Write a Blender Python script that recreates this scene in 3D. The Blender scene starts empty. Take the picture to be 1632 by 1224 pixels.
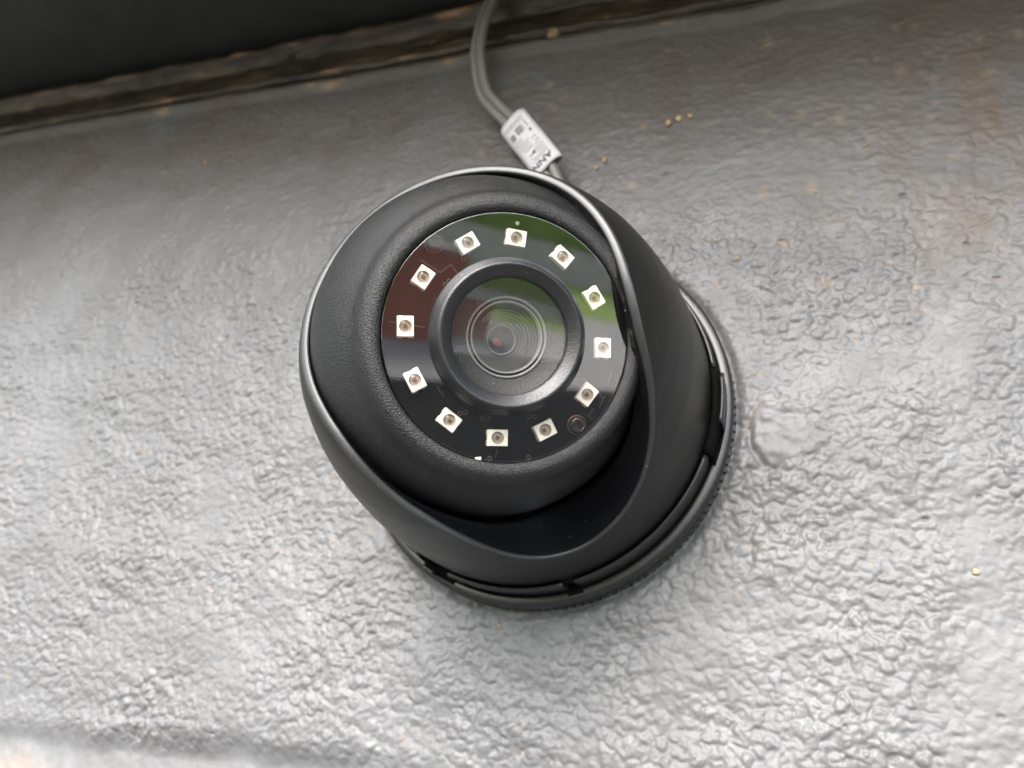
import bpy, math, random
import numpy as np
from mathutils import Matrix, Vector

# ------------------------------------------------------------------ camera, sky, light
sc = bpy.context.scene
MM = 0.001
MOUNT_Z = 2.4                                   # height of the camera mount above the ground, m
def W(u, w, n=0.0):                             # wall frame in mm (right, up, out of the wall) -> scene metres
    return Vector((u * MM, -n * MM, MOUNT_Z + w * MM))
def D(u, w, n):                                 # direction in the wall frame
    return Vector((u, -n, w))

cam_data = bpy.data.cameras.new('photo_camera')
cam = bpy.data.objects.new('photo_camera', cam_data)
sc.collection.objects.link(cam)
cR, cU, cB = D(.9257, .1538, -.3455), D(-.0089, .9222, .3866), D(.3781, -.3548, .8551)
mat = Matrix((cR, cU, cB)).transposed().to_4x4()
mat.translation = W(62.21, -58.23, 159.82)
cam.matrix_world = mat
cam_data.sensor_width = 36
cam_data.lens = 1200 / 1632 * 36
cam_data.clip_start = 0.005
cam_data.clip_end = 500
cam_data.dof.use_dof = True
cam_data.dof.focus_distance = 0.128
cam_data.dof.aperture_fstop = 20
sc.camera = cam

SUN_ELEV, SUN_AZ = 40, 188          # azimuth measured from +Y towards +X
world = bpy.data.worlds.new('World'); sc.world = world; world.use_nodes = True
wn = world.node_tree; wn.nodes.clear()
sky = wn.nodes.new('ShaderNodeTexSky'); sky.sky_type = 'NISHITA'; sky.sun_disc = False
sky.sun_elevation = math.radians(SUN_ELEV); sky.sun_rotation = math.radians(SUN_AZ)
sky.air_density = 1.0; sky.dust_density = 3.0; sky.ozone_density = 1.0
hs = wn.nodes.new('ShaderNodeHueSaturation'); hs.inputs['Saturation'].default_value = 0.52   # overcast: the blue washed out
bg = wn.nodes.new('ShaderNodeBackground'); bg.inputs['Strength'].default_value = 0.13
wo = wn.nodes.new('ShaderNodeOutputWorld')
wn.links.new(sky.outputs[0], hs.inputs['Color']); wn.links.new(hs.outputs[0], bg.inputs[0]); wn.links.new(bg.outputs[0], wo.inputs[0])

sun_data = bpy.data.lights.new('sun', 'SUN'); sun_data.energy = 0.9; sun_data.angle = math.radians(45)
sun_data.color = (1.0, 0.98, 0.95)
sun = bpy.data.objects.new('sun', sun_data); sc.collection.objects.link(sun)
_e, _a = math.radians(SUN_ELEV), math.radians(SUN_AZ)
sdir = Vector((math.sin(_a) * math.cos(_e), math.cos(_a) * math.cos(_e), math.sin(_e)))
sun.rotation_euler = sdir.to_track_quat('Z', 'Y').to_euler()
sun.location = (0, -3, 5)

sc.view_settings.view_transform = 'Standard'; sc.view_settings.look = 'None'
sc.view_settings.gamma = 1.0; sc.view_settings.use_curve_mapping = False
sc.view_settings.exposure = 2.45
sc.render.engine = 'CYCLES'
sc.cycles.use_denoising = True
sc.cycles.max_bounces = 8
sc.cycles.sample_clamp_indirect = 6.0

# ------------------------------------------------------------------ materials
def principled(name, col=(.5, .5, .5), rough=.5, spec=.5, metallic=0.0, coat=0.0, coat_rough=.1):
    m = bpy.data.materials.new(name); m.use_nodes = True
    b = m.node_tree.nodes['Principled BSDF']
    b.inputs['Base Color'].default_value = (*col, 1); b.inputs['Roughness'].default_value = rough
    b.inputs['Specular IOR Level'].default_value = spec; b.inputs['Metallic'].default_value = metallic
    b.inputs['Coat Weight'].default_value = coat; b.inputs['Coat Roughness'].default_value = coat_rough
    return m
class N:
    """small node helper"""
    def __init__(s, m): s.t = m.node_tree; s.b = s.t.nodes['Principled BSDF'] if 'Principled BSDF' in s.t.nodes else None
    def new(s, typ, **kw):
        n = s.t.nodes.new(typ)
        for k, v in kw.items(): setattr(n, k, v)
        return n
    def link(s, a, b): s.t.links.new(a, b)
    def coord(s, kind='Object'): return s.new('ShaderNodeTexCoord').outputs[kind]
    def noise(s, scale, detail=2.0, rough=.5, vec=None, dist=0.0):
        n = s.new('ShaderNodeTexNoise'); n.inputs['Scale'].default_value = scale
        n.inputs['Detail'].default_value = detail; n.inputs['Roughness'].default_value = rough
        n.inputs['Distortion'].default_value = dist
        s.link(vec if vec is not None else s.coord(), n.inputs['Vector']); return n.outputs['Fac']
    def ramp(s, fac, stops):
        r = s.new('ShaderNodeValToRGB'); e = r.color_ramp.elements
        while len(e) < len(stops): e.new(0.5)
        for i, (p, c) in enumerate(stops):
            e[i].position = p; e[i].color = c if len(c) == 4 else (*c, 1)
        s.link(fac, r.inputs[0]); return r.outputs[0]
    def mix(s, fac, a, b):
        n = s.new('ShaderNodeMix', data_type='RGBA')
        for sock, v in ((n.inputs[0], fac), (n.inputs[6], a), (n.inputs[7], b)):
            if hasattr(v, 'is_linked'): s.link(v, sock)
            elif isinstance(v, (int, float)): sock.default_value = v
            else: sock.default_value = (*v, 1) if len(v) == 3 else v
        return n.outputs[2]
    def math(s, op, a, b=0.0):
        n = s.new('ShaderNodeMath', operation=op)
        for sock, v in zip(n.inputs, (a, b)):
            if hasattr(v, 'is_linked'): s.link(v, sock)
            else: sock.default_value = v
        return n.outputs[0]
    def bump(s, h, strength, dist, normal=None):
        n = s.new('ShaderNodeBump'); n.inputs['Strength'].default_value = strength; n.inputs['Distance'].default_value = dist
        s.link(h, n.inputs['Height'])
        if normal is not None: s.link(normal, n.inputs['Normal'])
        return n.outputs[0]

def plastic(name, col, rough, grain, gscale=2600, spec=.5, rvar=.06):
    m = principled(name, col, rough, spec); n = N(m)
    n.link(n.bump(n.noise(gscale, 2.5, .6), grain, .00025), n.b.inputs['Normal'])
    v = n.noise(60, 3, .6)
    r = n.new('ShaderNodeMapRange'); n.link(v, r.inputs[0])
    r.inputs[3].default_value = rough - rvar; r.inputs[4].default_value = rough + rvar
    n.link(r.outputs[0], n.b.inputs['Roughness'])
    # sparse pale dust
    d = n.ramp(n.noise(1500, 1, .5), [(.0, (0, 0, 0)), (.745, (0, 0, 0)), (.80, (1, 1, 1))])
    n.link(n.mix(n.math('MULTIPLY', d, .35), col, (.35, .34, .32)), n.b.inputs['Base Color'])
    return m

M = {}
M['shell'] = plastic('black_satin_plastic', (.009, .0095, .009), .38, .10, 2200, .24)
M['eyeball'] = plastic('black_sandblasted_plastic', (.008, .0085, .009), .33, 1.0, 4600, .5)
M['ring'] = plastic('black_moulded_plastic', (.011, .0115, .013), .37, .35, 3600, .62)
M['base'] = plastic('black_base_plastic', (.014, .0145, .015), .34, .12, 1800, .55)
M['lip'] = plastic('satin_lip_plastic', (.022, .023, .023), .42, .10, 2600, .6)
M['funnel'] = plastic('polished_black_plastic', (.007, .0072, .0085), .20, .04, 2200, .45)
M['dark'] = principled('black_plastic_and_shade', (.004, .004, .004), .8, .06)  # lens throat; also the painted shade of the clip and collar gaps
M['board'] = principled('black_solder_mask', (.003, .0034, .0034), .6, .03)
M['trace'] = principled('dull_copper_trace', (.045, .036, .030), .5, .4)
M['via'] = principled('dull_copper_via', (.10, .065, .045), .4, .5, .4)
M['led'] = principled('cream_led_ceramic', (.95, .88, .77), .45)
M['bowl'] = principled('led_reflector_bowl', (.42, .37, .31), .3, .6)
M['chip'] = principled('led_chip', (.16, .07, .02), .3, .8)
M['solder'] = principled('tin_solder', (.55, .50, .42), .35, .5, .6)
M['screw'] = principled('black_oxide_screw', (.06, .05, .05), .25, .8, .8)
M['copper'] = principled('copper_washer', (.22, .09, .05), .35, .5, .7)
M['barrel'] = plastic('lens_barrel_black', (.020, .020, .019), .45, .6, 4000)
M['edge'] = principled('lens_barrel_edge', (.15, .15, .147), .38, .6)
M['iris'] = principled('red_sensor_centre', (.85, .05, .07), .3, .8)  # plain red surface colour, no emission
M['tag'] = principled('white_sticker_paper', (.60, .572, .585), .5)
M['ink'] = principled('black_label_ink', (.015, .015, .018), .6)
M['greyink'] = principled('grey_label_ink', (.05, .05, .05), .6)
M['cable'] = plastic('grey_cable_jacket', (.175, .167, .153), .45, .12, 1200)
M['grit'] = principled('yellow_sand_grain', (.42, .30, .16), .35, .6)
M['mortar'] = principled('tan_filler', (.30, .22, .12), .8)

def thin_glass(name, ior, tint, rough=0.0):
    """pane: clear where it is looked through, mirror-like by Fresnel"""
    m = bpy.data.materials.new(name); m.use_nodes = True; t = m.node_tree; t.nodes.clear()
    n = N(m)
    tr = n.new('ShaderNodeBsdfTransparent'); tr.inputs[0].default_value = (*tint, 1)
    gl = n.new('ShaderNodeBsdfGlossy'); gl.inputs['Roughness'].default_value = rough
    fr = n.new('ShaderNodeFresnel'); fr.inputs[0].default_value = ior
    mx = n.new('ShaderNodeMixShader'); o = n.new('ShaderNodeOutputMaterial')
    # seen from behind the pane reflects as much as from in front (a thin pane, no total reflection)
    ge = n.new('ShaderNodeNewGeometry'); f0 = ((ior - 1) / (ior + 1)) ** 2
    n.link(n.math('ADD', n.math('MULTIPLY', fr.outputs[0], n.math('SUBTRACT', 1.0, ge.outputs['Backfacing'])), n.math('MULTIPLY', ge.outputs['Backfacing'], f0)), mx.inputs[0]); n.link(tr.outputs[0], mx.inputs[1]); n.link(gl.outputs[0], mx.inputs[2])
    n.link(mx.outputs[0], o.inputs[0]); return m
M['window'] = thin_glass('clear_window', 2.8, (1, 1, .99), .03)
M['lens'] = thin_glass('coated_lens_glass', 2.15, (.97, .97, .96), .05)

# wall paint: glossy mid-grey masonry paint, worn to tan render in places
def wall_paint():
    m = principled('grey_masonry_paint', (.17, .165, .16), .33, .52); n = N(m); co = n.coord()
    big = n.noise(14, 4, .6, co)
    base = n.ramp(big, [(.30, (.108, .108, .111)), (.5, (.125, .127, .131)), (.70, (.144, .147, .153))])
    # soffit shade and brown dirt painted in towards the top; stains at upper right
    sep = n.new('ShaderNodeSeparateXYZ'); n.link(co, sep.inputs[0])
    gr = n.new('ShaderNodeMapRange'); n.link(sep.outputs[2], gr.inputs[0])
    gr.inputs[1].default_value = .02; gr.inputs[2].default_value = .10; gr.inputs[3].default_value = .08; gr.inputs[4].default_value = 1.0
    grime_shade = n.math('MULTIPLY', gr.outputs[0], n.ramp(n.noise(26, 6, .68, co), [(.30, (.25, .25, .25)), (.62, (1, 1, 1))]))
    rt = n.new('ShaderNodeMapRange'); n.link(sep.outputs[0], rt.inputs[0]); rt.inputs[1].default_value = .045; rt.inputs[2].default_value = .10
    hi = n.new('ShaderNodeMapRange'); n.link(sep.outputs[2], hi.inputs[0]); hi.inputs[1].default_value = .015; hi.inputs[2].default_value = .075
    mp2 = n.new('ShaderNodeMapping'); mp2.inputs['Scale'].default_value = (1.0, 1, .35); n.link(co, mp2.inputs[0])
    streak = n.ramp(n.noise(75, 5, .65, mp2.outputs[0]), [(.42, (0, 0, 0)), (.62, (1, 1, 1))])
    base = n.mix(n.math('MULTIPLY', n.math('MULTIPLY', rt.outputs[0], hi.outputs[0]), n.math('MULTIPLY', streak, .9)), base, (.14, .095, .052))
    base = n.mix(grime_shade, base, (.086, .069, .059))
    # tan spots where the paint is thin
    tan = n.ramp(n.noise(170, 3, .55, co, .6), [(.0, (0, 0, 0)), (.665, (0, 0, 0)), (.72, (1, 1, 1))])
    zone = n.ramp(n.noise(22, 2, .5, co), [(.42, (0, 0, 0)), (.58, (1, 1, 1))])
    tanf = n.math('MULTIPLY', n.math('MULTIPLY', tan, zone), .55)
    base = n.mix(tanf, base, (.22, .155, .10))
    # wear attribute: bare edges and chips
    at = n.new('ShaderNodeAttribute', attribute_name='wear')
    base = n.mix(at.outputs['Fac'], base, (.30, .21, .14))
    n.link(base, n.b.inputs['Base Color'])
    r = n.new('ShaderNodeMapRange'); n.link(n.noise(90, 4, .6, co), r.inputs[0])
    r.inputs[1].default_value = .3; r.inputs[2].default_value = .7
    r.inputs[3].default_value = .43; r.inputs[4].default_value = .60
    n.link(r.outputs[0], n.b.inputs['Roughness'])
    b1 = n.bump(n.noise(520, 4, .6, co), .14, .0006)
    b2 = n.bump(n.noise(1700, 3, .6, co), .16, .0003, b1)
    n.link(b2, n.b.inputs['Normal'])
    return m
M['wall'] = wall_paint()
def worn_gloss():
    m = principled('dark_brown_gloss_paint', (.02, .016, .013), .30, .4); n = N(m); co = n.coord()
    mp = n.new('ShaderNodeMapping'); mp.inputs['Scale'].default_value = (.22, 1, 1); n.link(co, mp.inputs[0])
    c = n.ramp(n.noise(150, 5, .65, mp.outputs[0]), [(.34, (.018, .013, .010)), (.52, (.060, .043, .031)), (.70, (.15, .115, .085))])
    at = n.new('ShaderNodeAttribute', attribute_name='wear')
    c = n.mix(at.outputs['Fac'], c, (.34, .18, .10))
    n.link(c, n.b.inputs['Base Color'])
    n.link(n.bump(n.noise(420, 4, .6, mp.outputs[0]), .5, .0008), n.b.inputs['Normal'])
    return m
M['trim'] = worn_gloss()
def board_paint():
    m = principled('black_satin_board_paint', (.035, .037, .035), .45, .4); n = N(m); co = n.coord()
    c = n.ramp(n.noise(45, 5, .6, co), [(.3, (.032, .034, .032)), (.7, (.048, .050, .047))])
    n.link(c, n.b.inputs['Base Color']); n.link(n.bump(n.noise(900, 3, .6, co), .15, .0003), n.b.inputs['Normal'])
    return m
M['soffit'] = board_paint()

# ------------------------------------------------------------------ mesh helpers
def mesh_np(name, verts, faces, mat, smooth=True):
    """verts (N,3) float array, faces (F,3 or 4) int array"""
    verts = np.asarray(verts, np.float32); faces = np.asarray(faces, np.int32)
    me = bpy.data.meshes.new(name)
    me.vertices.add(len(verts)); me.vertices.foreach_set('co', verts.ravel())
    k = faces.shape[1]
    me.loops.add(faces.size); me.loops.foreach_set('vertex_index', faces.ravel())
    me.polygons.add(len(faces)); me.polygons.foreach_set('loop_start', np.arange(0, faces.size, k, dtype=np.int32))
    me.polygons.foreach_set('use_smooth', np.full(len(faces), smooth, dtype=bool))
    me.materials.append(mat); me.update(calc_edges=True); me.validate()
    return me
def mesh_py(name, verts, faces, mat, smooth=False):
    me = bpy.data.meshes.new(name); me.from_pydata([tuple(v) for v in verts], [], [tuple(f) for f in faces])
    me.polygons.foreach_set('use_smooth', [smooth] * len(me.polygons))
    me.materials.append(mat); me.update(); return me
def link(name, me, parent=None, matrix=None):
    o = bpy.data.objects.new(name, me); sc.collection.objects.link(o)
    if parent is not None: o.parent = parent
    if matrix is not None: o.matrix_local = matrix
    return o
def tag(o, label, cat, group=None):
    o['label'] = label; o['category'] = cat
    if group: o['group'] = group
    return o
def empty(name, loc, label, cat):
    o = bpy.data.objects.new(name, None); sc.collection.objects.link(o); o.location = loc
    o.empty_display_size = .02; return tag(o, label, cat)
def grid_faces(nr, nc, wrap):
    i = np.arange(nr - 1)[:, None]; j = np.arange(nc if wrap else nc - 1)[None, :]
    j2 = (j + 1) % nc
    return np.stack([i * nc + j, i * nc + j2, (i + 1) * nc + j2, (i + 1) * nc + j], -1).reshape(-1, 4)
def lathe(name, prof, mat, seg=128, a0=0.0, a1=None, smooth=True):
    """profile [(r,k)] in mm turned about local +Z; outward when k rises with r falling. Partial if a1 is given (caps the ends)"""
    p = np.array(prof, float) * MM
    full = a1 is None
    ang = a0 + np.arange(seg) / seg * 2 * math.pi if full else np.linspace(a0, a1, seg)
    v = np.stack([p[:, 0:1] * np.cos(ang), p[:, 0:1] * np.sin(ang), np.repeat(p[:, 1:2], seg, 1)], -1).reshape(-1, 3)
    f = grid_faces(len(p), seg, full)
    me = mesh_np(name, v, f, mat, smooth)
    if not full:
        import bmesh
        bm = bmesh.new(); bm.from_mesh(me); bm.verts.ensure_lookup_table()
        np_ = len(p)
        for col in (0, seg - 1):
            try: bm.faces.new([bm.verts[r * seg + col] for r in (range(np_) if col else range(np_ - 1, -1, -1))])
            except ValueError: pass
        bmesh.ops.recalc_face_normals(bm, faces=bm.faces); bm.to_mesh(me); bm.free()
    return me
def box_mesh(name, sx, sy, sz, mat, bevel=0.0, taper=1.0):
    import bmesh
    bm = bmesh.new(); bmesh.ops.create_cube(bm, size=1)
    for v in bm.verts:
        t = taper if v.co.z > 0 else 1.0
        v.co = (v.co.x * sx * t * MM, v.co.y * sy * t * MM, v.co.z * sz * MM)
    if bevel: bmesh.ops.bevel(bm, geom=bm.edges[:], offset=bevel * MM, segments=2, affect='EDGES', profile=.6)
    me = bpy.data.meshes.new(name); bm.to_mesh(me); bm.free(); me.materials.append(mat); return me
def tube(name, pts, rad, mat, seg=14):
    pts = [Vector(p) for p in pts]; n = len(pts); vs = []
    up = Vector((0, -1, 0)); prev = None
    for i, p in enumerate(pts):
        t = (pts[min(i + 1, n - 1)] - pts[max(i - 1, 0)]).normalized()
        if prev is None: x = t.cross(up).normalized()
        else: x = (prev - t * prev.dot(t)).normalized()
        prev = x; y = t.cross(x)
        for k in range(seg):
            a = 2 * math.pi * k / seg
            vs.append(p + (x * math.cos(a) + y * math.sin(a)) * rad)
    return mesh_np(name, np.array(vs), grid_faces(n, seg, True), mat)
def spline(pts, per=8):
    P = [np.array(p, float) for p in pts]; P = [2 * P[0] - P[1]] + P + [2 * P[-1] - P[-2]]; out = []
    for i in range(1, len(P) - 2):
        for k in range(per):
            t = k / per
            out.append(.5 * (2 * P[i] + (P[i+1] - P[i-1]) * t + (2*P[i-1] - 5*P[i] + 4*P[i+1] - P[i+2]) * t*t + (3*P[i] - P[i-1] - 3*P[i+1] + P[i+2]) * t**3))
    out.append(P[-2]); return out

# ------------------------------------------------------------------ noise for the plaster relief
def _hash(ix, iy, seed):
    h = (ix.astype(np.int64) * 374761393 + iy.astype(np.int64) * 668265263 + seed * 974634541) & 0xffffffff
    h = ((h ^ (h >> 13)) * 1274126177) & 0xffffffff
    return (h ^ (h >> 16)) & 0xffffffff
def gnoise(x, y, seed):
    ix = np.floor(x); iy = np.floor(y); fx = (x - ix).astype(np.float32); fy = (y - iy).astype(np.float32)
    ix = ix.astype(np.int64); iy = iy.astype(np.int64)
    u = fx * fx * fx * (fx * (fx * 6 - 15) + 10); v = fy * fy * fy * (fy * (fy * 6 - 15) + 10)
    def g(dx, dy):
        a = _hash(ix + dx, iy + dy, seed).astype(np.float32) * np.float32(2 * math.pi / 4294967296.0)
        return np.cos(a) * (fx - dx) + np.sin(a) * (fy - dy)
    n0 = g(0, 0) * (1 - u) + g(1, 0) * u; n1 = g(0, 1) * (1 - u) + g(1, 1) * u
    return (n0 * (1 - v) + n1 * v) * 1.5
def grains(x, y, seed, keep=1.0):
    """rounded sand grains, one per cell at most; 0..1"""
    ix = np.floor(x).astype(np.int64); iy = np.floor(y).astype(np.int64); out = np.zeros_like(x, dtype=np.float32)
    for dx in (-1, 0, 1):
        for dy in (-1, 0, 1):
            a = _hash(ix + dx, iy + dy, seed).astype(np.float32) / np.float32(4294967296.0)
            b = _hash(ix + dx, iy + dy, seed + 71).astype(np.float32) / np.float32(4294967296.0)
            c = _hash(ix + dx, iy + dy, seed + 137).astype(np.float32) / np.float32(4294967296.0)
            r = (.42 + .55 * c) * (c < keep)
            ex = (x - (ix + dx + a)); ey = (y - (iy + dy + b)) * (.8 + .5 * a)
            q = np.clip(1 - (ex * ex + ey * ey) / np.maximum(r * r, 1e-6), 0, 1)
            out = np.maximum(out, q * (2 - q) * (.35 + .65 * c))
    return out
def smooth(a, b, x):
    t = np.clip((x - a) / (b - a), 0, 1); return t * t * (3 - 2 * t)

# ------------------------------------------------------------------ the wall
def build_wall():
    us = np.concatenate([np.arange(-400, -260, 1.5), np.arange(-260, -150, .5), np.arange(-150, 110, .26), np.arange(110, 200.1, 2.0)])
    ws = np.concatenate([np.arange(-190, -106, 1.0), np.arange(-106, 124.01, .26)])
    U, V = np.meshgrid(us, ws)
    wx = U + .45 * gnoise(U / 2.2, V / 2.2, 1) ; wy = V + .45 * gnoise(U / 2.2 + 40, V / 2.2, 2)
    rough = 1 - .86 * smooth(20, 90, V + 14 * gnoise(U / 45, V / 45, 3))                   # smoother near the soffit
    band = np.exp(-((U - 88 + V * .04) / 4.5) ** 2)                                     # a smooth vertical brush stroke
    rough = rough * (1 - .65 * band)
    patch = .75 + .55 * gnoise(U / 26, V / 26, 4)
    l1 = gnoise(wx / 4.4, wy / 3.8, 5)
    g1 = grains(wx / 1.9, wy / 1.7, 21, .75); g2 = grains(wx / 1.1 + 5, wy / 1.0, 22, .8); l3 = gnoise(wx / .8, wy / .75, 7)
    h = 1.2 * rough * patch * (.30 * np.clip(l1 + .25, 0, 1) + .50 * g1 + .26 * g2 + .10 * l3 - .30 * grains(wx / 1.9 + 3, wy / 1.6 + 8, 24, .28) - .22 * grains(U / 3.1, V / 2.6, 25, .16))
    h += .7 * gnoise(U / 16, V / 13, 8) * (.35 + .65 * rough) + 1.0 * gnoise(U / 60, V / 50, 9)
    # flattened blisters on the smooth upper part
    bl = gnoise(wx / 5.0, wy / 3.4, 10)
    h += (1 - rough) * (.30 * np.clip(bl - .10, 0, .6) + .30 * grains(wx / 2.6, wy / 1.9, 23, .33) * (.4 + .6 * smooth(105, 60, V)) + .05 * gnoise(wx / 2, wy / 1.7, 11))
    # round filled scar beside the camera
    d = np.hypot((U - 54) * 1.0, (V + 2.5) * .85) + 1.3 * gnoise(U / 5, V / 5, 18); ang = np.arctan2(V + 2.5, U - 54)
    inside = 1 - smooth(4.5, 7.0, d + .8 * gnoise(U / 4, V / 4, 12))
    h = h * (1 - .7 * inside) + inside * (.5 + .5 * gnoise(U / 4, V / 3, 13))
    h -= 1.2 * np.exp(-((d - 6.4) / 1.0) ** 2) * np.clip(.1 + np.cos(ang - 3.6), 0, 1)
    # bottom: trowelled ledge set back from the rough coat
    line = -90.5 + (U + 140) * .105 + 1.2 * gnoise(U / 14, V * 0, 14)
    below = smooth(-2, 5.5, line - V) * (1 - smooth(-45, 5, U))
    h = h * (1 - .85 * below) - 2.2 * below * (1 - smooth(5, 16, line - V) * .7) + below * .25 * gnoise(U / 3, V / 5, 15)
    crack = np.exp(-((V - line + 5 + 1.5 * gnoise(U / 5, V * 0, 16)) / .35) ** 2) * (U < -95)
    # top: bead of paint along the joint with the trim
    bead = np.exp(-((V - 119.4 - .7 * gnoise(U / 12, V * 0, 17)) / 2.0) ** 2)
    h += 1.5 * bead - 0.9 * smooth(121.8, 124, V)
    wear = np.zeros_like(h)
    rng = np.random.default_rng(11)
    h -= 1.3 * np.exp(-((np.hypot(U, V) - 45.6) / 1.3) ** 2)        # groove cut round the base to shape its dark contact shadow
    wear = np.maximum(wear, .14 * np.exp(-((d - 6.2) / .9) ** 2) * np.clip(np.cos(ang - 2.8), 0, 1))
    wear = np.maximum(wear, .4 * smooth(6, 13, line - V + 2.5 * gnoise(U / 6, V / 6, 19)) * (1 - smooth(-128, -112, U)))
    du = .42
    def stamp(cu, cw, r, depth, wr=0.0, asp=1.0):
        m = (np.abs(us - cu) < 3.2 * r); k = (np.abs(ws - cw) < 3.2 * r)
        i0, i1 = np.where(k)[0][[0, -1]]; j0, j1 = np.where(m)[0][[0, -1]]
        s = (slice(i0, i1 + 1), slice(j0, j1 + 1))
        g = np.exp(-(((U[s] - cu) / r) ** 2 + ((V[s] - cw) * asp / r) ** 2))
        h[s] -= depth * g
        if wr: wear[s] = np.maximum(wear[s], wr * np.clip(np.exp(-(((U[s] - cu) / r) ** 2 + ((V[s] - cw + .5 * r) * asp / r) ** 2)) * 1.3, 0, 1))
    for _ in range(200):                                  # pinholes and pits
        cu = rng.uniform(-230, 110); cw = rng.uniform(-95, 75)
        if rng.random() < smooth(20, 75, np.float64(cw)) * .8: continue
        stamp(cu, cw, rng.uniform(.3, .6), rng.uniform(.3, .9), .5 if rng.random() < .3 else 0, rng.uniform(1.0, 2.2))
    for cu, r in ((-94, 2.6), (-89, 1.6), (-102, 1.5), (-169.7, 2.4), (-173, 1.6), (-48, 2.0), (-45, 1.3), (-68, 1.0), (21, 1.2), (-128, 1.0), (-60, .9), (5, 1.0)):
        stamp(cu, 120.9 + rng.uniform(-.3, .3), r * 1.3, .5, 1.0, 1.7)
    for _ in range(90):
        stamp(rng.uniform(-60, 115), rng.uniform(20, 105), rng.uniform(.5, 1.3), .15, rng.uniform(.2, .5), rng.uniform(.8, 1.8))
    for _ in range(1):                                    # the paint film rounds everything off
        h[1:-1, 1:-1] = .5 * h[1:-1, 1:-1] + .125 * (h[:-2, 1:-1] + h[2:, 1:-1] + h[1:-1, :-2] + h[1:-1, 2:])
    verts = np.stack([U * MM, -h * MM, V * MM], -1).reshape(-1, 3)
    f = grid_faces(len(ws), len(us), False)
    me = mesh_np('wall', verts, f, M['wall'])
    at = me.attributes.new('wear', 'FLOAT', 'POINT'); at.data.foreach_set('value', wear.astype(np.float32).ravel())
    o = link('wall', me); o.location = (0, 0, MOUNT_Z)
    tag(o, 'rough grey painted masonry wall behind the security camera', 'wall')
    return o, us, ws, h
wall, _us, _ws, _h = build_wall()
def wall_h(u, w):
    return float(_h[np.abs(_ws - w).argmin(), np.abs(_us - u).argmin()])
# the rest of the wall round the patch in view, down to the ground and to both sides
def quadbox(name, lo, hi, mat):
    (x0, y0, z0), (x1, y1, z1) = lo, hi
    v = [(x0,y0,z0),(x1,y0,z0),(x1,y1,z0),(x0,y1,z0),(x0,y0,z1),(x1,y0,z1),(x1,y1,z1),(x0,y1,z1)]
    return mesh_py(name, v, [(0,3,2,1),(4,5,6,7),(0,1,5,4),(1,2,6,5),(2,3,7,6),(3,0,4,7)], mat)
link('masonry_core', quadbox('masonry_core', (-3, .004, -MOUNT_Z), (3, .22, .40), M['wall']), wall)
for nm, lo, hi in (('lower_coat', (-3, -.0008, -MOUNT_Z), (3, .004, -.190)), ('side_coat', (-3, -.0008, -.190), (-.400, .004, .124)), ('side_coat', (.199, -.0008, -.190), (3, .004, .124))):
    link(nm, quadbox(nm, lo, hi, M['wall']), wall)

# grit and filler stuck to the wall
ICO = None
def lump(name, r, mat, seed):
    import bmesh
    bm = bmesh.new(); bmesh.ops.create_icosphere(bm, subdivisions=2, radius=r * MM)
    rg = random.Random(seed)
    for v in bm.verts: v.co *= 1 + rg.uniform(-.22, .22)
    me = bpy.data.meshes.new(name); bm.to_mesh(me); bm.free()
    me.polygons.foreach_set('use_smooth', [True] * len(me.polygons)); me.materials.append(mat); return me
grain = lump('sand_grain', 1.0, M['grit'], 3)
for u, w, r in ((24.1, 84, 1.0), (26.9, 85, .95), (29.8, 85.6, .85), (6, 71.2, .7), (8, 73.5, .85), (88.9, -28.2, .62), (71.6, 70, .45), (-138.5, 91.3, .7), (-226.6, 124, 1.2), (61, 58, .4), (38.5, 46, .45), (33, 40, .4), (44, 40.5, .35)):
    o = link('sand_grain', grain, wall); o.location = (u * MM, -(wall_h(u, w) + .25 * r) * MM, w * MM); o.scale = (r, r * .7, r); o.rotation_euler = (0, u, w)

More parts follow.
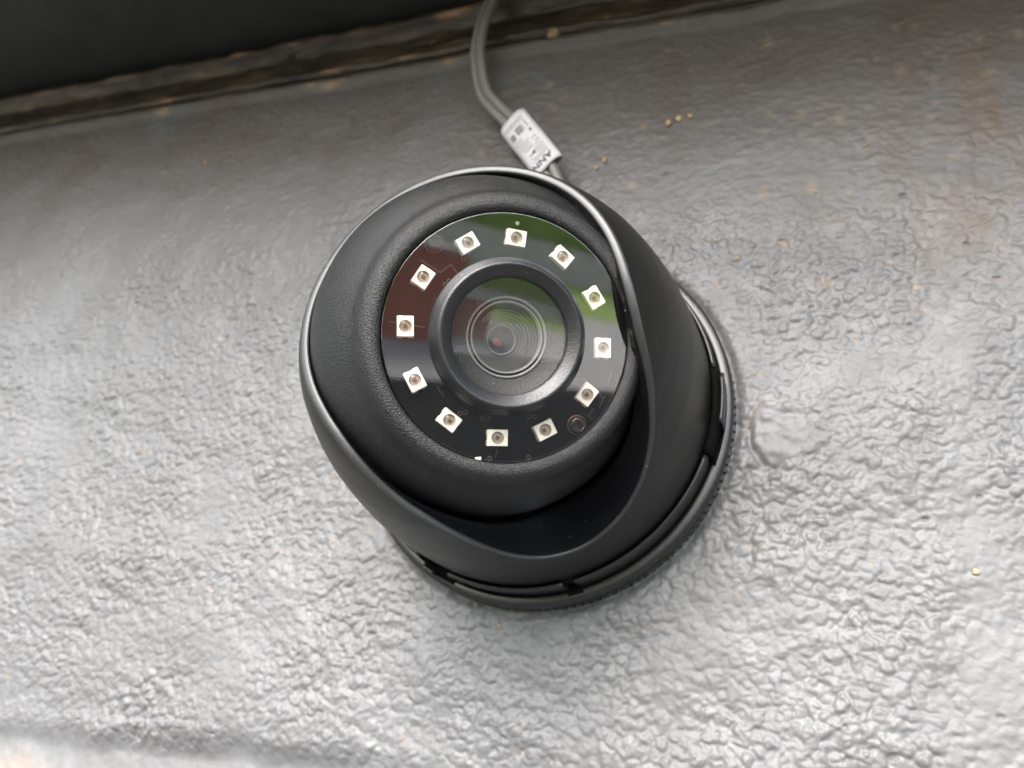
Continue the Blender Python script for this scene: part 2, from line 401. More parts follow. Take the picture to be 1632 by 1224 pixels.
# ------------------------------------------------------------------ trim under the soffit, soffit board
def build_trim():
    prof = [(122.6, -4), (123.0, .4), (124.2, 1.3), (127, .9), (131, -.6), (134.5, -.8), (137.2, .8), (138.6, 2.4), (140.2, 2.8), (141.4, 1.8), (142.0, -2), (142.2, -6)]
    xs = np.concatenate([np.arange(-420, 200, .9)])
    p = []
    for (w0, n0), (w1, n1) in zip(prof[:-1], prof[1:]):
        k = max(2, int(math.hypot(w1 - w0, n1 - n0) / .5))
        for i in range(k): p.append((w0 + (w1 - w0) * i / k, n0 + (n1 - n0) * i / k))
    p.append(prof[-1]); p = np.array(p)
    X, WW = np.meshgrid(xs, p[:, 0]); _, NN = np.meshgrid(xs, p[:, 1])
    NN = NN + .55 * gnoise(X / 9, WW / 4, 31) + .25 * np.abs(gnoise(X / 3, WW / 2, 32)) + .9 * gnoise(X / 55, WW / 60, 33)
    WW = WW + .5 * gnoise(X / 18, WW / 9, 34) + .7 * gnoise(X / 70, WW * 0, 35)
    wear = np.zeros_like(X)
    for cu, cw, ru, rw in ((-51, 139, 6, 1.0), (-47, 139.8, 3, .8), (-95, 124.2, 6, .9), (-161.9, 129, 1.0, .8), (-140, 139.5, 5, .8), (-115, 139.4, 3, .5), (-65, 124.3, 5, .6), (-170, 124, 5, .8), (3, 126, 1.2, .9), (-58, 131, .9, .8), (-110, 128, 2, .5)):
        wear = np.maximum(wear, np.clip(1.5 * np.exp(-((X - cu) / ru) ** 2 - ((WW - cw) / rw) ** 2) + .5 * gnoise(X / 1.6, WW / 1.2, 36) - .35, 0, 1))
    me = mesh_np('timber_trim', np.stack([X * MM, -NN * MM, WW * MM], -1).reshape(-1, 3), grid_faces(len(p), len(xs), False), M['trim'])
    at = me.attributes.new('wear', 'FLOAT', 'POINT'); at.data.foreach_set('value', wear.astype(np.float32).ravel())
    o = link('timber_trim', me); o.location = (0, 0, MOUNT_Z)
    tag(o, 'narrow dark brown trim with chipped paint between wall and black soffit', 'trim'); return o
build_trim()
blob = lump('filler_blob', 1.0, M['mortar'], 9)
for u, w, s in ((-13.6, 123.2, 2.6), (-14.8, 124.8, 1.7), (-15.8, 126.4, 1.1)):
    o = link('filler_blob', blob, wall); o.location = (u * MM, -.0008, w * MM); o.scale = (s * .8, s * .5, s * .85); o.rotation_euler = (0, .4 * s, 0)
SOFFIT_DEPTH = .165
def build_soffit():
    import bmesh
    me = quadbox('soffit_board', (-3, -SOFFIT_DEPTH, .1465), (3, .004, .175), M['soffit'])
    bm = bmesh.new(); bm.from_mesh(me)
    bmesh.ops.bevel(bm, geom=bm.edges[:], offset=.0015, segments=2, affect='EDGES'); bm.to_mesh(me); bm.free()
    o = link('soffit_board', me); o.location = (0, 0, MOUNT_Z)
    tag(o, 'smooth black painted soffit board overhanging the grey wall', 'soffit board')
build_soffit()

# ------------------------------------------------------------------ the security camera
# children are modelled in the wall frame turned so that +Z points out of the wall
secam = empty('security_camera', W(0, 0, 0), 'black turret security camera with ring of infrared lights on grey wall', 'security camera')
MW = Matrix(((1, 0, 0), (0, 0, -1), (0, 1, 0))).to_4x4()       # (u, w, n) -> (x, -n.., w)
# base ring -------------------------------------------------------
base_prof = [(44.2, -2.5), (44.9, 0), (45.2, 1.2), (45.2, 3.4), (44.95, 3.9), (44.6, 4.1), (43.4, 4.25), (42.95, 4.15), (42.8, 3.8), (42.7, 2.6), (42.3, 2.4), (41.9, 2.4), (41.5, 2.6), (41.2, 6.5), (41.0, 7.0), (38.5, 7.0)]
base = link('base_plate', lathe('base_plate', base_prof, M['base'], 256), secam, MW)
# knurled foot behind the flange
def knurl():
    vs, fs = [], []
    n = 150
    for i in range(n):
        a = 2 * math.pi * i / n; da = math.pi / n * .55
        for r, z in ((44.4, -1.8), (45.4, -1.4), (45.4, .3), (44.4, .7)):
            for s in (-1, 1): vs.append((r * math.cos(a + s * da) * MM, r * math.sin(a + s * da) * MM, z * MM))
        b = i * 8
        fs += [(b, b+1, b+3, b+2), (b+2, b+3, b+5, b+4), (b+4, b+5, b+7, b+6), (b, b+2, b+4, b+6), (b+1, b+7, b+5, b+3)]
    return mesh_py('knurled_foot', vs, fs, M['base'])
link('knurled_foot', knurl(), base)
# collar: bayonet ring in arcs with gaps between
col_prof = [(42.6, 2.2), (42.6, 8.4), (42.45, 8.8), (42.1, 9.0), (41.75, 8.9), (41.6, 8.5), (41.6, 2.2)]
for a0, a1 in ((12, 210), (-67.3, -15), (-107, -70.7), (-146, -118)):
    link('bayonet_collar', lathe('bayonet_collar', col_prof, M['base'], max(8, int((a1 - a0) / 2)), math.radians(a0), math.radians(a1)), secam, MW)
low_prof = [(43.9, 2.6), (43.9, 4.32), (43.6, 4.4), (41.9, 4.3), (41.7, 2.2)]
for a0, a1 in ((-15.5, 12.5), (-71.2, -66.8), (-118.5, -106.5)):
    link('collar_web', lathe('collar_web', low_prof, M['dark'], 12, math.radians(a0), math.radians(a1)), secam, MW)  # collar gaps floored in black, their shade put into the colour
link('clip_shade', lathe('clip_shade', [(43.15, 4.2), (43.15, 8.6), (41.5, 9.4), (41.35, 4.2)], M['dark'], 14, math.radians(-14.5), math.radians(11.5)), secam, MW)  # solid black block standing in for the shade between body and tab
for a0, a1, z1 in ((-5.5, 8.5, 10.6), (-116.5, -112.5, 7.2)):
    tp = [(44.0, 3.6), (44.0, z1 - .5), (43.8, z1), (43.4, z1), (43.2, z1 - .4), (43.2, 3.6)]
    link('locking_tab', lathe('locking_tab', tp, M['base'], 12, math.radians(a0), math.radians(a1)), secam, MW)

# dome shell with a U-shaped opening ------------------------------
dome = np.array([(41.3, 6.8), (41.25, 10), (41.1, 14), (40.6, 21), (39.8, 28), (38.4, 35), (36.9, 41), (35.3, 45.5), (34.0, 48.5), (32.8, 51.2), (31.2, 54), (29.3, 56.2), (27.4, 58.2)])
rim_tab = [(-180, 56.3), (-168, 56.6), (-150, 56.8), (-135, 56.6), (-123, 55.6), (-115, 54.0), (-109, 51.8), (-103, 48.5), (-92, 42.8), (-84, 36.1), (-78, 30.2), (-70, 24.6), (-63, 22.6), (-56, 22.2), (-45, 24.4), (-34, 29.2), (-25, 34.6), (-18, 39.8), (-9, 45.5), (-4, 48.1), (3, 50.4), (11, 51.9), (20, 52.6), (32, 53.0), (43, 53.1), (55, 53.2), (65, 53.5), (74, 54.0), (85, 54.8), (100, 55.8), (117, 56.0), (133, 56.0), (148, 56.0), (164, 56.1), (180, 56.3)]
def periodic_smooth(deg, tab):
    x = np.array([t[0] for t in tab], float); y = np.array([t[1] for t in tab], float)
    g = np.arange(-540, 540, 1.0); v = np.interp(((g + 180) % 360) - 180, x, y)
    k = np.exp(-(np.arange(-9, 10) / 3.2) ** 2); k /= k.sum()
    v = np.convolve(v, k, 'same'); return np.interp(deg, g, v)
Rs_ = 33.3
def build_shell():
    nseg, nst = 288, 40
    phi = np.linspace(-180, 180, nseg, endpoint=False); ph = np.radians(phi)
    zr = periodic_smooth(phi, rim_tab)
    fine_z = np.linspace(dome[0, 1], dome[-1, 1], 400)
    rr = np.interp(fine_z, dome[:, 1], dome[:, 0]); k = np.exp(-(np.arange(-20, 21) / 8.0) ** 2); k /= k.sum()
    pad = np.concatenate([np.full(20, rr[0]), rr, rr[-1] + (rr[-1] - rr[-2]) * np.arange(1, 21)])
    rr = np.convolve(pad, k, 'valid')
    R = lambda z: np.interp(z, fine_z, rr)
    lipw = .30 + .62 * smooth(24, 50, zr)                    # lip is wide on the hood, thin in the notch
    cols = []
    for i in range(nst + 1):
        t = i / nst; z = dome[0, 1] + (zr - .28 - dome[0, 1]) * (1 - (1 - t) ** 1.25)
        cols.append((R(z), z))
    r0 = R(zr)
    # rounded lip, then inward
    cols.append((r0 - .10, zr - .06)); cols.append((r0 - .28, zr + .04))
    cols.append((r0 - .28 - lipw, zr + .02)); cols.append((r0 - .46 - lipw, zr - .08)); cols.append((r0 - .56 - lipw, zr - .34))
    ri, zi = r0 - .56 - lipw, zr - .34
    # inner funnel down beside the eyeball: vertical wall under the hood, a broad concave slope in the notch
    ze = zr - 2.0; re = np.sqrt(Rs_ ** 2 - (36 - ze) ** 2) + .40
    for i in range(1, 13):
        t = i / 12
        cols.append((ri + (re - ri) * t, zi + (ze - zi) * t - .35 * math.sin(math.pi * t)))
    cols.append((re - .05, ze - .8)); cols.append((re - .6, ze - 3))
    v = np.stack([np.stack([(r * np.cos(ph) + (.7 * smooth(12, 45, z) if i <= nst + 5 else .7 * smooth(12, 45, z) * max(0, 1 - (i - nst - 5) / 8))) * MM, r * np.sin(ph) * MM, z * MM], -1) for i, (r, z) in enumerate(cols)], 0)
    def part(name, a, b, m):
        q = v[a:b].reshape(-1, 3); return mesh_np(name, q, grid_faces(b - a, nseg, True), m)
    i0, i1 = nst, nst + 5
    return part('dome_shell', 0, i0 + 1, M['shell']), part('rim_lip', i0, i1 + 1, M['lip']), part('inner_funnel', i1, len(cols), M['funnel'])
_sh = build_shell()
shell = link('dome_shell', _sh[0], secam, MW)
link('rim_lip', _sh[1], shell); link('inner_funnel', _sh[2], shell)

# eyeball frame -----------------------------------------------------
a3 = Vector((.205 * .9257 + .059 * -.0089 + .977 * .3781, .205 * .1538 + .059 * .9222 + .977 * -.3548, .205 * -.3455 + .059 * .3866 + .977 * .8551)).normalized()
x3 = Vector((.9257, .1538, -.3455)); x3 = (x3 - a3 * x3.dot(a3)).normalized(); y3 = a3.cross(x3)
EYE = Matrix((x3, y3, a3)).transposed().to_4x4(); EYE.translation = Vector((0, 0, 36.0 * MM))
_G = EYE @ Vector((0, 0, 25.35 * MM))
EYE = Matrix.Translation(_G) @ Matrix.Rotation(math.radians(1.6), 4, x3) @ Matrix.Translation(-_G) @ EYE     # the face nods down a little
EYE = MW @ EYE
Rs = 33.3
eye_prof = [(Rs * math.cos(math.radians(t)), Rs * math.sin(math.radians(t))) for t in np.linspace(-48, 36.5, 60)]
eye_prof += [(26.45, 20.25), (26.1, 20.75), (25.75, 21.35), (25.45, 22.0), (25.2, 22.7), (24.95, 23.4), (24.65, 24.15), (24.25, 24.9), (23.6, 25.6), (23.0, 25.95), (22.4, 26.05), (21.8, 25.95), (21.4, 25.75), (21.15, 25.5), (21.05, 25.2), (21.0, 24.6), (20.98, 21.5)]
eyeball = link('eyeball', lathe('eyeball', eye_prof, M['eyeball'], 256), secam, EYE)

def epos(x, y, k, rot=0.0):
    return EYE @ Matrix.Translation(Vector((x, y, k)) * MM) @ Matrix.Rotation(rot, 4, 'Z')
# circuit board under the window
board = link('circuit_board', lathe('circuit_board', [(21.3, 22.3), (21.3, 23.2), (20.9, 23.4), (7.0, 23.4), (6.9, 22.3)], M['board'], 160), secam, EYE)
# infrared lights
def led_body():
    import bmesh
    # square package with a round cavity: ring of faces between square and circle
    sx, sy, hh, rc, n = 1.72, 1.38, 1.15, 1.06, 32
    vs, fs = [], []
    def sq(a, k=1.0):
        c, s = math.cos(a), math.sin(a); m = max(abs(c) / (sx * k), abs(s) / (sy * k)); return c / m, s / m
    rings = []
    for (fn, z) in ((lambda a: sq(a, 1.0), 0), (lambda a: sq(a, 1.0), hh - .12), (lambda a: sq(a, .95), hh), (lambda a: (rc * math.cos(a), rc * math.sin(a)), hh), (lambda a: (.72 * rc * math.cos(a), .72 * rc * math.sin(a)), hh - .5)):
        ring = []
        for i in range(n):
            x, y = fn(2 * math.pi * (i + .5) / n); ring.append(len(vs)); vs.append((x * MM, y * MM, z * MM))
        rings.append(ring)
    for p, q in zip(rings[:-1], rings[1:]):
        for i in range(n): fs.append((p[i], p[(i+1) % n], q[(i+1) % n], q[i]))
    fs.append(tuple(rings[-1]))
    me = mesh_py('infrared_light', vs, fs, M['led'])
    me.materials.append(M['bowl'])
    for p in me.polygons:
        if all(v >= rings[3][0] for v in p.vertices): p.material_index = 1
    return me
led_me = led_body()
M['led_cap'] = thin_glass('clear_epoxy_cap', 1.5, (.97, .95, .92), .02)
M['element'] = thin_glass('lens_element', 1.22, (.97, .96, .95), .01)
dome_me = lathe('clear_cap', [(1.05, 1.12), (1.0, 1.25), (.85, 1.42), (.6, 1.55), (.3, 1.62), (.01, 1.64)], M['led_cap'], 24)
chip_me = box_mesh('chip', .62, .62, .2, M['chip'])
foot_me = box_mesh('solder_foot', .5, .9, .35, M['solder'], .06)
angs = [113.5, 84.9, 55.6, 25.2, -5.0, -33.9, -66.8, -94.9, -124.4, -154.0, 175.5, 146.0]
twist = [9, -2, -5, 8, 4, -3, 3, 4, -3, 2, 5, 1]
for t, tw in zip(angs, twist):
    a = math.radians(t)
    m = epos(16.95 * math.cos(a), 16.95 * math.sin(a), 23.4, a + math.pi / 2 + math.radians(tw))
    q = random.Random(int(t) + 7)
    led = link('infrared_light', led_me, secam, m @ Matrix.Rotation(math.radians(q.uniform(-3, 3)), 4, 'X') @ Matrix.Rotation(math.radians(q.uniform(-3, 3)), 4, 'Y'))
    link('clear_cap', dome_me, led)
    link('chip', chip_me, led, Matrix.Translation((random.Random(int(t)).uniform(-.2, .2) * MM, 0, .74 * MM)))
    for sx in (-1, 1):
        for sy in (-1, 1): link('solder_foot', foot_me, led, Matrix.Translation((sx * 1.62 * MM, sy * .85 * MM, .17 * MM)))
# board screws
def screw_head():
    n, vs, fs = 32, [], []
    prof = [(1.25, 0), (1.25, .45), (1.05, .75), (.85, .85)]
    me = lathe('board_screw', prof + [(.72, .85)], M['screw'], 32); return me
scr_me = screw_head()
def cross_recess():
    vs, fs = [], []
    w, l, z0, z1 = .17, .62, .35, .86
    pts = [(w, l), (w, w), (l, w), (l, -w), (w, -w), (w, -l), (-w, -l), (-w, -w), (-l, -w), (-l, w), (-w, w), (-w, l)]
    n = 12; out = [(.73 * math.cos(math.radians(75 - 30 * i)), .73 * math.sin(math.radians(75 - 30 * i))) for i in range(n)]
    for x, y in out: vs.append((x * MM, y * MM, z1 * MM))
    for x, y in pts: vs.append((x * MM, y * MM, (z1 - .02) * MM))
    for x, y in pts: vs.append((x * .8 * MM, y * .8 * MM, z0 * MM))
    for i in range(n):
        j = (i + 1) % n
        fs += [(i, n + i, n + j, j), (n + i, 2*n + i, 2*n + j, n + j)]
    fs.append(tuple(range(3*n - 1, 2*n - 1, -1)))
    return mesh_py('cross_recess', vs, fs, M['screw'])
cr_me = cross_recess()
wash_me = lathe('copper_washer', [(1.42, 0), (1.42, .12), (1.34, .18), (1.2, .18)], M['copper'], 32)
for x, y, r in ((-12.2, 15.5, .5), (12.5, -14.7, .2)):
    s = link('board_screw', scr_me, secam, epos(x, y, 23.42, r) @ Matrix.Scale(1.22, 4)); link('cross_recess', cr_me, s); link('copper_washer', wash_me, s)
# vias, pads and traces
via_me = lathe('copper_via', [(.42, 0), (.40, .06), (.27, .06), (.25, 0)], M['via'], 20)
for x, y, ang in ((-6.9, 13.3, .6), (-10.0, 8.9, .8), (-7.2, -12.7, .2), (-3.4, -13.6, 0), (4.6, -13.3, 0)):
    for s in (-.45, .45):
        link('copper_via', via_me, secam, epos(x + s * math.cos(ang), y + s * math.sin(ang), 23.41))
def trace(pts, wd=.12):
    vs, fs = [], []
    for (x0, y0), (x1, y1) in zip(pts[:-1], pts[1:]):
        d = Vector((x1 - x0, y1 - y0)).normalized(); nx, ny = -d.y * wd, d.x * wd; b = len(vs)
        for x, y in ((x0 + nx, y0 + ny), (x1 + nx, y1 + ny), (x1 - nx, y1 - ny), (x0 - nx, y0 - ny)): vs.append((x * MM, y * MM, .03 * MM))
        for x, y in ((x0 + nx, y0 + ny), (x1 + nx, y1 + ny), (x1 - nx, y1 - ny), (x0 - nx, y0 - ny)): vs.append((x * MM, y * MM, 0))
        fs += [(b, b+3, b+2, b+1), (b, b+1, b+5, b+4), (b+2, b+3, b+7, b+6), (b+1, b+2, b+6, b+5), (b+3, b, b+4, b+7)]
    me = mesh_py('copper_trace', vs, fs, M['trace']); import bmesh
    bm = bmesh.new(); bm.from_mesh(me); bmesh.ops.recalc_face_normals(bm, faces=bm.faces); bm.to_mesh(me); bm.free(); return me
for pts in ([(-14.5, 12.6), (-11.2, 10.6), (-9.4, 12.0), (-7.2, 9.2)], [(-15.5, 11), (-14.2, 10.2)], [(-12.2, 6.4), (-10.6, 5.4)], [(-19.6, 2.2), (-18.2, 2.0)], [(-15.6, 1.6), (-13.6, 1.4)],
            [(-11.6, -8.4), (-10.4, -10)], [(13.2, -6.6), (14.4, -7.2)], [(16.2, -8.6), (17.2, -10.2)], [(15.6, -11.8), (14.6, -13.2), (15.4, -13.8)], [(17.6, -9.6), (16.6, -11.6)], [(18.8, -5.6), (18.2, -7.4)], [(-1.4, -18.8), (-1.6, -20.2)]):
    link('copper_trace', trace(pts, .09), secam, epos(0, 0, 23.405))
pad = lathe('test_pad', [(.36, 0), (.34, .08), (.01, .08)], M['led'], 16)
link('test_pad', pad, secam, epos(1.9, 19.6, 23.41))
res_me = box_mesh('chip_resistor', 1.0, .5, .4, M['led'], .05)
link('chip_resistor', res_me, secam, epos(-4.6, -20.3, 23.6, .1))
link('test_pad', via_me, secam, epos(-2.6, -20.3, 23.41)); link('test_pad', via_me, secam, epos(4.0, -20.2, 23.41))
# clear window over the board (ring-shaped pane, the lens mount passes through it)
link('window_pane', lathe('window_pane', [(20.9, 24.2), (20.9, 25.15), (20.86, 25.3), (20.78, 25.35), (20.7, 25.35), (13.1, 25.35)], M['window'], 160), secam, EYE)
# lens mount
ring = link('lens_ring', lathe('lens_ring', [(13.25, 22.5), (13.25, 25.7), (13.1, 26.3), (12.75, 27.0), (12.35, 27.75), (12.1, 28.15), (11.85, 28.38), (11.6, 28.42), (11.35, 28.3), (10.6, 27.75), (9.95, 27.3), (9.75, 27.1), (9.68, 26.8), (9.66, 25.2)], M['ring'], 160), secam, EYE)
link('lens_barrel', lathe('lens_barrel', [(9.7, 25.6), (9.2, 25.2), (8.2, 24.7), (7.2, 24.3), (6.95, 24.25)], M['barrel'], 128), secam, EYE)
for i, (ro, ri, k0, k1) in enumerate(((6.95, 6.45, 24.35, 24.0), (6.2, 5.75, 24.3, 23.3), (2.75, 2.35, 19.4, 19.0))):
    link('retaining_ring', lathe('retaining_ring', [(ro, k0 - .4), (ro, k0), (ro - .12, k0 + .1), (ri + .06, k0 + .02), (ri, k1)], M['edge'], 96), secam, EYE)
M['tube'] = principled('ridged_lens_tube', (.045, .045, .043), .4, .6)
link('lens_tube', lathe('lens_tube', [(6.5, 24.1), (6.2, 23.6), (5.75, 23.0), (5.6, 22.55), (5.25, 22.5), (5.15, 22.05), (4.8, 22.0), (4.7, 21.5), (4.35, 21.45), (4.25, 20.95), (3.9, 20.9), (3.8, 20.35), (3.4, 20.3), (3.3, 19.75), (2.95, 19.7), (2.8, 19.1)], M['tube'], 96, smooth=False), secam, EYE)
link('lens_throat', lathe('lens_throat', [(2.4, 19.2), (2.2, 18.4), (1.8, 17.2), (1.5, 16.2), (1.2, 15.4), (.8, 15.2), (.75, 14.8)], M['dark'], 64), secam, EYE)
link('image_sensor', lathe('image_sensor', [(.85, 15.2), (.6, 15.35), (.3, 15.45), (.01, 15.5)], M['iris'], 48), secam, EYE)
def cap(name, r, k, R, mat, seg=96, n=10):
    prof = [(r * (1 - i / n) + (.003 if i == n else 0), k + (math.sqrt(R*R - (r*(1-i/n))**2) - math.sqrt(R*R - r*r))) for i in range(n + 1)]
    return lathe(name, prof, mat, seg)
link('cover_glass', cap('cover_glass', 9.7, 26.7, 170, M['lens']), secam, EYE)
link('front_element', cap('front_element', 5.75, 23.2, 14, M['element']), secam, EYE)
link('inner_element', cap('inner_element', 2.36, 18.9, 4.5, M['element'], 64), secam, EYE)

# ------------------------------------------------------------------ cable and its sticker
L3 = Vector((13.3, -17.2, 0.0)); S3 = Vector((-5.9, -4.6, -2.4)); Ln = L3.normalized(); Sn = (S3 - Ln * S3.dot(Ln)).normalized(); Nn = Sn.cross(Ln)
ctr = Vector((-11.3, 74.8, 9.8))
TL, TW, TH = 22.4, 7.8, 3.3
cable = empty('cable', W(-33, 134, 8), 'grey twin cable running up from the camera to the black soffit', 'cable')
path = [(-31.5, 152, 9), (-32.4, 143, 8.5), (-33.3, 134, 8), (-34.6, 123.9, 8), (-34.2, 113.7, 8), (-31.9, 104.7, 8), (-28.4, 95.6, 7.4)] + [tuple(ctr + Ln * t + Sn * .5 - Nn * (TH / 2)) for t in (-11, -6, 0, 6, 11)] + [(1.0, 55, 5), (4, 48, 4), (5, 40, 3.5)]
c0 = cable.location
sp = spline(path, 10)
tw = np.full(len(sp), -.31)
for s in (-1, 1):
    pts = []
    for i, p in enumerate(sp):
        t = np.array(sp[min(i+1, len(sp)-1)]) - np.array(sp[max(i-1, 0)]); t = t / np.linalg.norm(t)
        side = np.cross(t, (0, 0, 1)); side /= np.linalg.norm(side); nn = np.cross(side, t)
        off = side * math.cos(tw[i]) + nn * math.sin(tw[i])
        q = p + s * off * 1.2
        pts.append(W(*q) - c0)
    link('cable_strand', tube('cable_strand', pts, 1.3 * MM, M['cable'], 16), cable)
# sticker wrapped round both strands: a flattened sleeve
# sleeve profile by arc length: flat front from s=0..TW, then round the far edge
def sleeve(s, off=0.0):
    """two paper faces pinched together along both edges; s runs over the front face, then on round the back"""
    E_ = TW / 2 + .75
    x = s - TW / 2; back = False
    if x > E_: x = 2 * E_ - x; back = True
    elif x < -E_: x = -2 * E_ - x; back = True
    b = TH / 2 * (1 - min(1.0, abs(x) / E_) ** 5)
    return (x, -TH / 2 - b - off) if back else (x, -TH / 2 + b + off)
def tag_pt(s, t, off=0.0):
    x, y = sleeve(s, off)
    y += .22 * math.sin(t * .28 + .6)          # slight buckle along its length
    p = ctr + Sn * x + Ln * (t - TL / 2) + Nn * y
    return W(*p) - c0
def build_tag():
    per = np.linspace(TW / 2 - 2 * (TW / 2 + .75) + .05, TW / 2 + 2 * (TW / 2 + .75) - .05, 97)
    ts = np.linspace(0, TL, 12); vs = []
    for off in (0.0, -.18):
        for t in ts:
            for s in per: vs.append(tag_pt(s, t, off))
    nc, nr = len(per), len(ts); f = grid_faces(nr, nc, False); f2 = f[:, ::-1] + nc * nr; b = nc * nr
    e = []
    for j in range(nc - 1): e += [(j + 1, j, b + j, b + j + 1), ((nr-1)*nc + j, (nr-1)*nc + j + 1, b + (nr-1)*nc + j + 1, b + (nr-1)*nc + j)]
    for i in range(nr - 1): e += [(i*nc, (i+1)*nc, b + (i+1)*nc, b + i*nc), ((i+1)*nc + nc-1, i*nc + nc-1, b + i*nc + nc-1, b + (i+1)*nc + nc-1)]
    return mesh_np('sticker', np.array([tuple(v) for v in vs]), np.concatenate([f, f2, np.array(e)]), M['tag'])
sticker = link('sticker', build_tag(), cable)
def ink_rects(name, rects, mat):
    vs, fs = [], []
    for s0, t0, s1, t1 in rects:
        k = max(1, int((s1 - s0) / .5)); 
        for i in range(k):
            a, b = s0 + (s1 - s0) * i / k, s0 + (s1 - s0) * (i + 1) / k; q = len(vs)
            vs += [tag_pt(a, t0, .03), tag_pt(b, t0, .03), tag_pt(b, t1, .03), tag_pt(a, t1, .03)]; fs.append((q, q+1, q+2, q+3))
    link(name, mesh_py(name, vs, fs, mat), sticker)
rg = random.Random(4)
def textline(s0, s1, t, hgt=.34):
    out = []; s = s0
    while s < s1:
        w_ = rg.uniform(.12, .34); out.append((s, t, min(s + w_, s1), t + hgt * rg.uniform(1.0, 1.3))); s += w_ + rg.uniform(.08, .16)
    return out
rects = textline(.6, 7.3, 2.4) + textline(4.6, 7.4, 9.2) + textline(3.6, 7.2, 11.1) + textline(3.4, 6.2, 13.0) + textline(1.0, 2.6, 11.0) + textline(.9, 2.2, 12.4) + textline(.7, 4.0, 14.4) + textline(.7, 3.6, 16.1) + textline(.7, 6.6, 17.6) + textline(4.4, 6.2, 15.0) + textline(5.4, 6.4, 16.3) + textline(.9, 6.8, 3.3, .28) + textline(4.6, 7.2, 8.3, .3) + textline(3.2, 7.0, 10.2, .3) + textline(3.2, 6.8, 12.1, .3) + textline(1.0, 3.0, 13.4, .3) + textline(.8, 6.0, 15.3, .28) + textline(.8, 5.5, 16.9, .28)
ink_rects('small_print', rects, M['greyink'])
ink_rects('small_print', [(1.0, 4.2, 1.22, 7.0), (.9, 8.0, 1.5, 9.0), (3.9, 14.7, 4.6, 15.8)], M['ink'])
bars = []
s = 2.3
while s < 4.6: w_ = rg.choice((.08, .12, .2)); bars.append((s, 4.6, s + w_, 7.3)); s += w_ + rg.choice((.08, .12))
s = 5.6
while s < 7.0: w_ = rg.choice((.12, .2, .26)); bars.append((s, 5.4, s + w_, 7.6)); s += w_ + rg.choice((.06, .1))
ink_rects('barcode', bars, M['ink'])
def brand_text():
    cu = bpy.data.curves.new('brand_lettering', 'FONT'); cu.body = 'ANNKE'; cu.size = 3.0; cu.offset = .10; cu.space_character = 1.05
    o = bpy.data.objects.new('brand_lettering', cu); sc.collection.objects.link(o)
    bpy.context.view_layer.update()
    me = bpy.data.meshes.new_from_object(o.evaluated_get(bpy.context.evaluated_depsgraph_get()))
    bpy.data.objects.remove(o)
    import bmesh
    bm = bmesh.new(); bm.from_mesh(me); bmesh.ops.triangulate(bm, faces=bm.faces); bmesh.ops.subdivide_edges(bm, edges=bm.edges[:], cuts=2, use_grid_fill=True)
    for v in bm.verts: v.co = tag_pt(.7 + v.co.x, 18.7 + v.co.y, .035)
    bm.to_mesh(me); bm.free(); me.materials.clear(); me.materials.append(M['ink']); me.name = 'brand_lettering'
    link('brand_lettering', me, sticker)
brand_text()

# ------------------------------------------------------------------ what the glass mirrors: the yard in front of the wall
def ground_mat(name, c0, c1, scale):
    m = principled(name, c0, .9, .2); n = N(m)
    n.link(n.ramp(n.noise(scale, 5, .6), [(.35, c0), (.65, c1)]), n.b.inputs['Base Color']); return m
def sheet(name, x0, y0, x1, y1, z, mat):
    o = link(name, mesh_py(name, [(x0, y0, z), (x1, y0, z), (x1, y1, z), (x0, y1, z)], [(0, 1, 2, 3)], mat)); o['kind'] = 'structure'; return o
paving = ground_mat('pale_paving', (.34, .32, .295), (.42, .40, .37), 2)
sheet('ground', -200, -200, 200, 20, 0, ground_mat('grey_tarmac', (.10, .098, .094), (.14, .136, .13), 2))
sheet('path', -60, -26.4, 60, -7.7, .004, paving)
sheet('dark_strip', -60, -7.7, 60, -2.6, .004, ground_mat('reflection_black', (.005, .005, .0052), (.009, .009, .009), 3))  # unseen black strip added to darken the bottom of the window reflection
b = link('boundary_wall', quadbox('boundary_wall', (-50, -26.3, 0), (50, -26, 1.75), ground_mat('grey_beige_render', (.48, .44, .40), (.58, .54, .49), 1.2)))
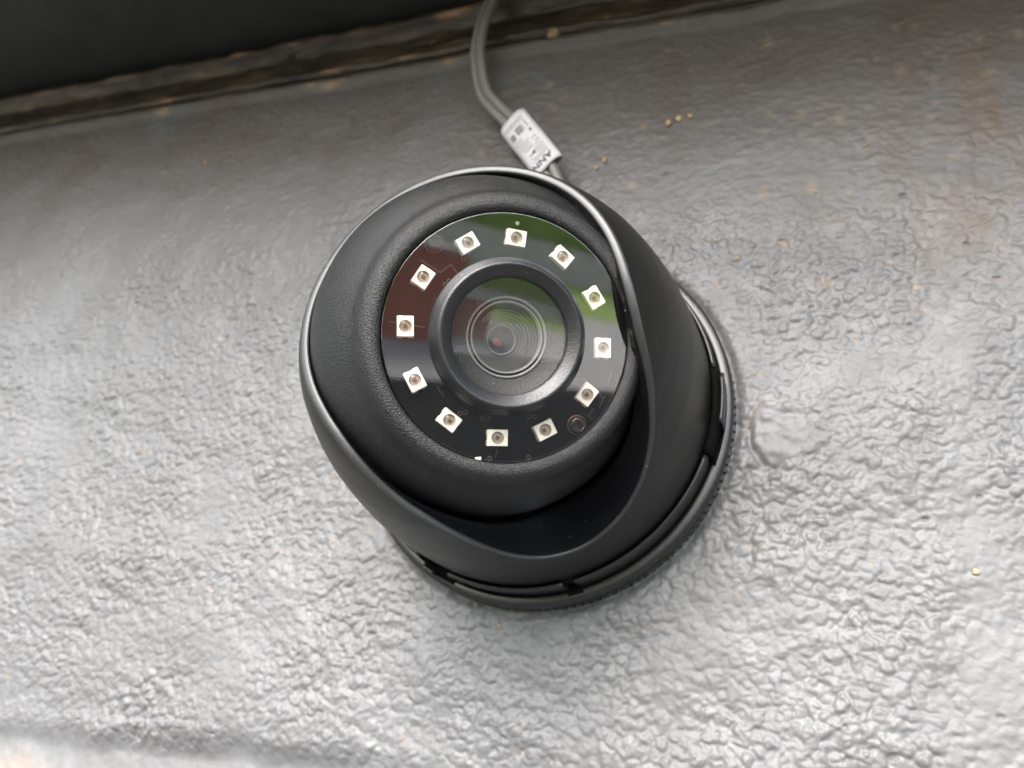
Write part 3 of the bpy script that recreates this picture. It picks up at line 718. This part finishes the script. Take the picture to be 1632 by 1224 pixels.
tag(b, 'grey beige rendered boundary wall in front of the hedge, mirrored in the camera window', 'boundary wall')
sheet('lawn', -60, -25.9, 60, -15.5, .008, ground_mat('mown_grass', (.20, .28, .07), (.30, .38, .11), 3))
def hedge():  # unseen, raised tall to keep bright sky out of the window reflection
    xs = np.linspace(-55, 55, 441); prof = [(-26.6, .0), (-26.5, 1.4), (-26.4, 2.6), (-26.6, 4), (-27.2, 5.0), (-28.2, 5.3), (-29.2, 5.0), (-29.6, 3), (-29.6, 0)]
    p = np.array(spline(prof, 6)); X, Y = np.meshgrid(xs, p[:, 0]); _, Z = np.meshgrid(xs, p[:, 1])
    q = gnoise(X / 1.2, Y / 1.2 + Z / 1.2, 51) * .35 + gnoise(X / .6, Y / .6 + Z / .6, 52) * .2
    m = ground_mat('hedge_leaves', (.17, .24, .05), (.30, .38, .11), 2.5)
    o = link('hedge', mesh_np('hedge', np.stack([X, Y + q * .5 - .3, np.maximum(Z + q * (Z > .1), 0)], -1).reshape(-1, 3), grid_faces(len(p), len(xs), False)[:, ::-1], m))
    tag(o, 'tall clipped green hedge, unseen, added to cover the sky mirrored in the camera window', 'hedge')
hedge()
def brick_mat():
    m = principled('red_brick', (.25, .08, .05), .85, .2); n = N(m); b = n.new('ShaderNodeTexBrick')
    mp = n.new('ShaderNodeMapping'); mp.inputs['Rotation'].default_value = (math.radians(90), 0, 0); n.link(n.coord(), mp.inputs[0]); n.link(mp.outputs[0], b.inputs[0])
    b.inputs['Color1'].default_value = (.48, .16, .10, 1); b.inputs['Color2'].default_value = (.36, .11, .07, 1); b.inputs['Mortar'].default_value = (.28, .22, .18, 1)
    b.inputs['Scale'].default_value = 4.4; n.link(b.outputs[0], n.b.inputs['Base Color']); return m
g = link('garden_wall', quadbox('garden_wall', (4.0, -10.2, .002), (8.7, -9.9, 1.6), brick_mat()))
link('coping', quadbox('coping', (3.95, -10.25, 1.602), (8.75, -9.85, 1.68), paving), g)
tag(g, 'low red brick garden wall, mirrored at the left of the camera window', 'garden wall')
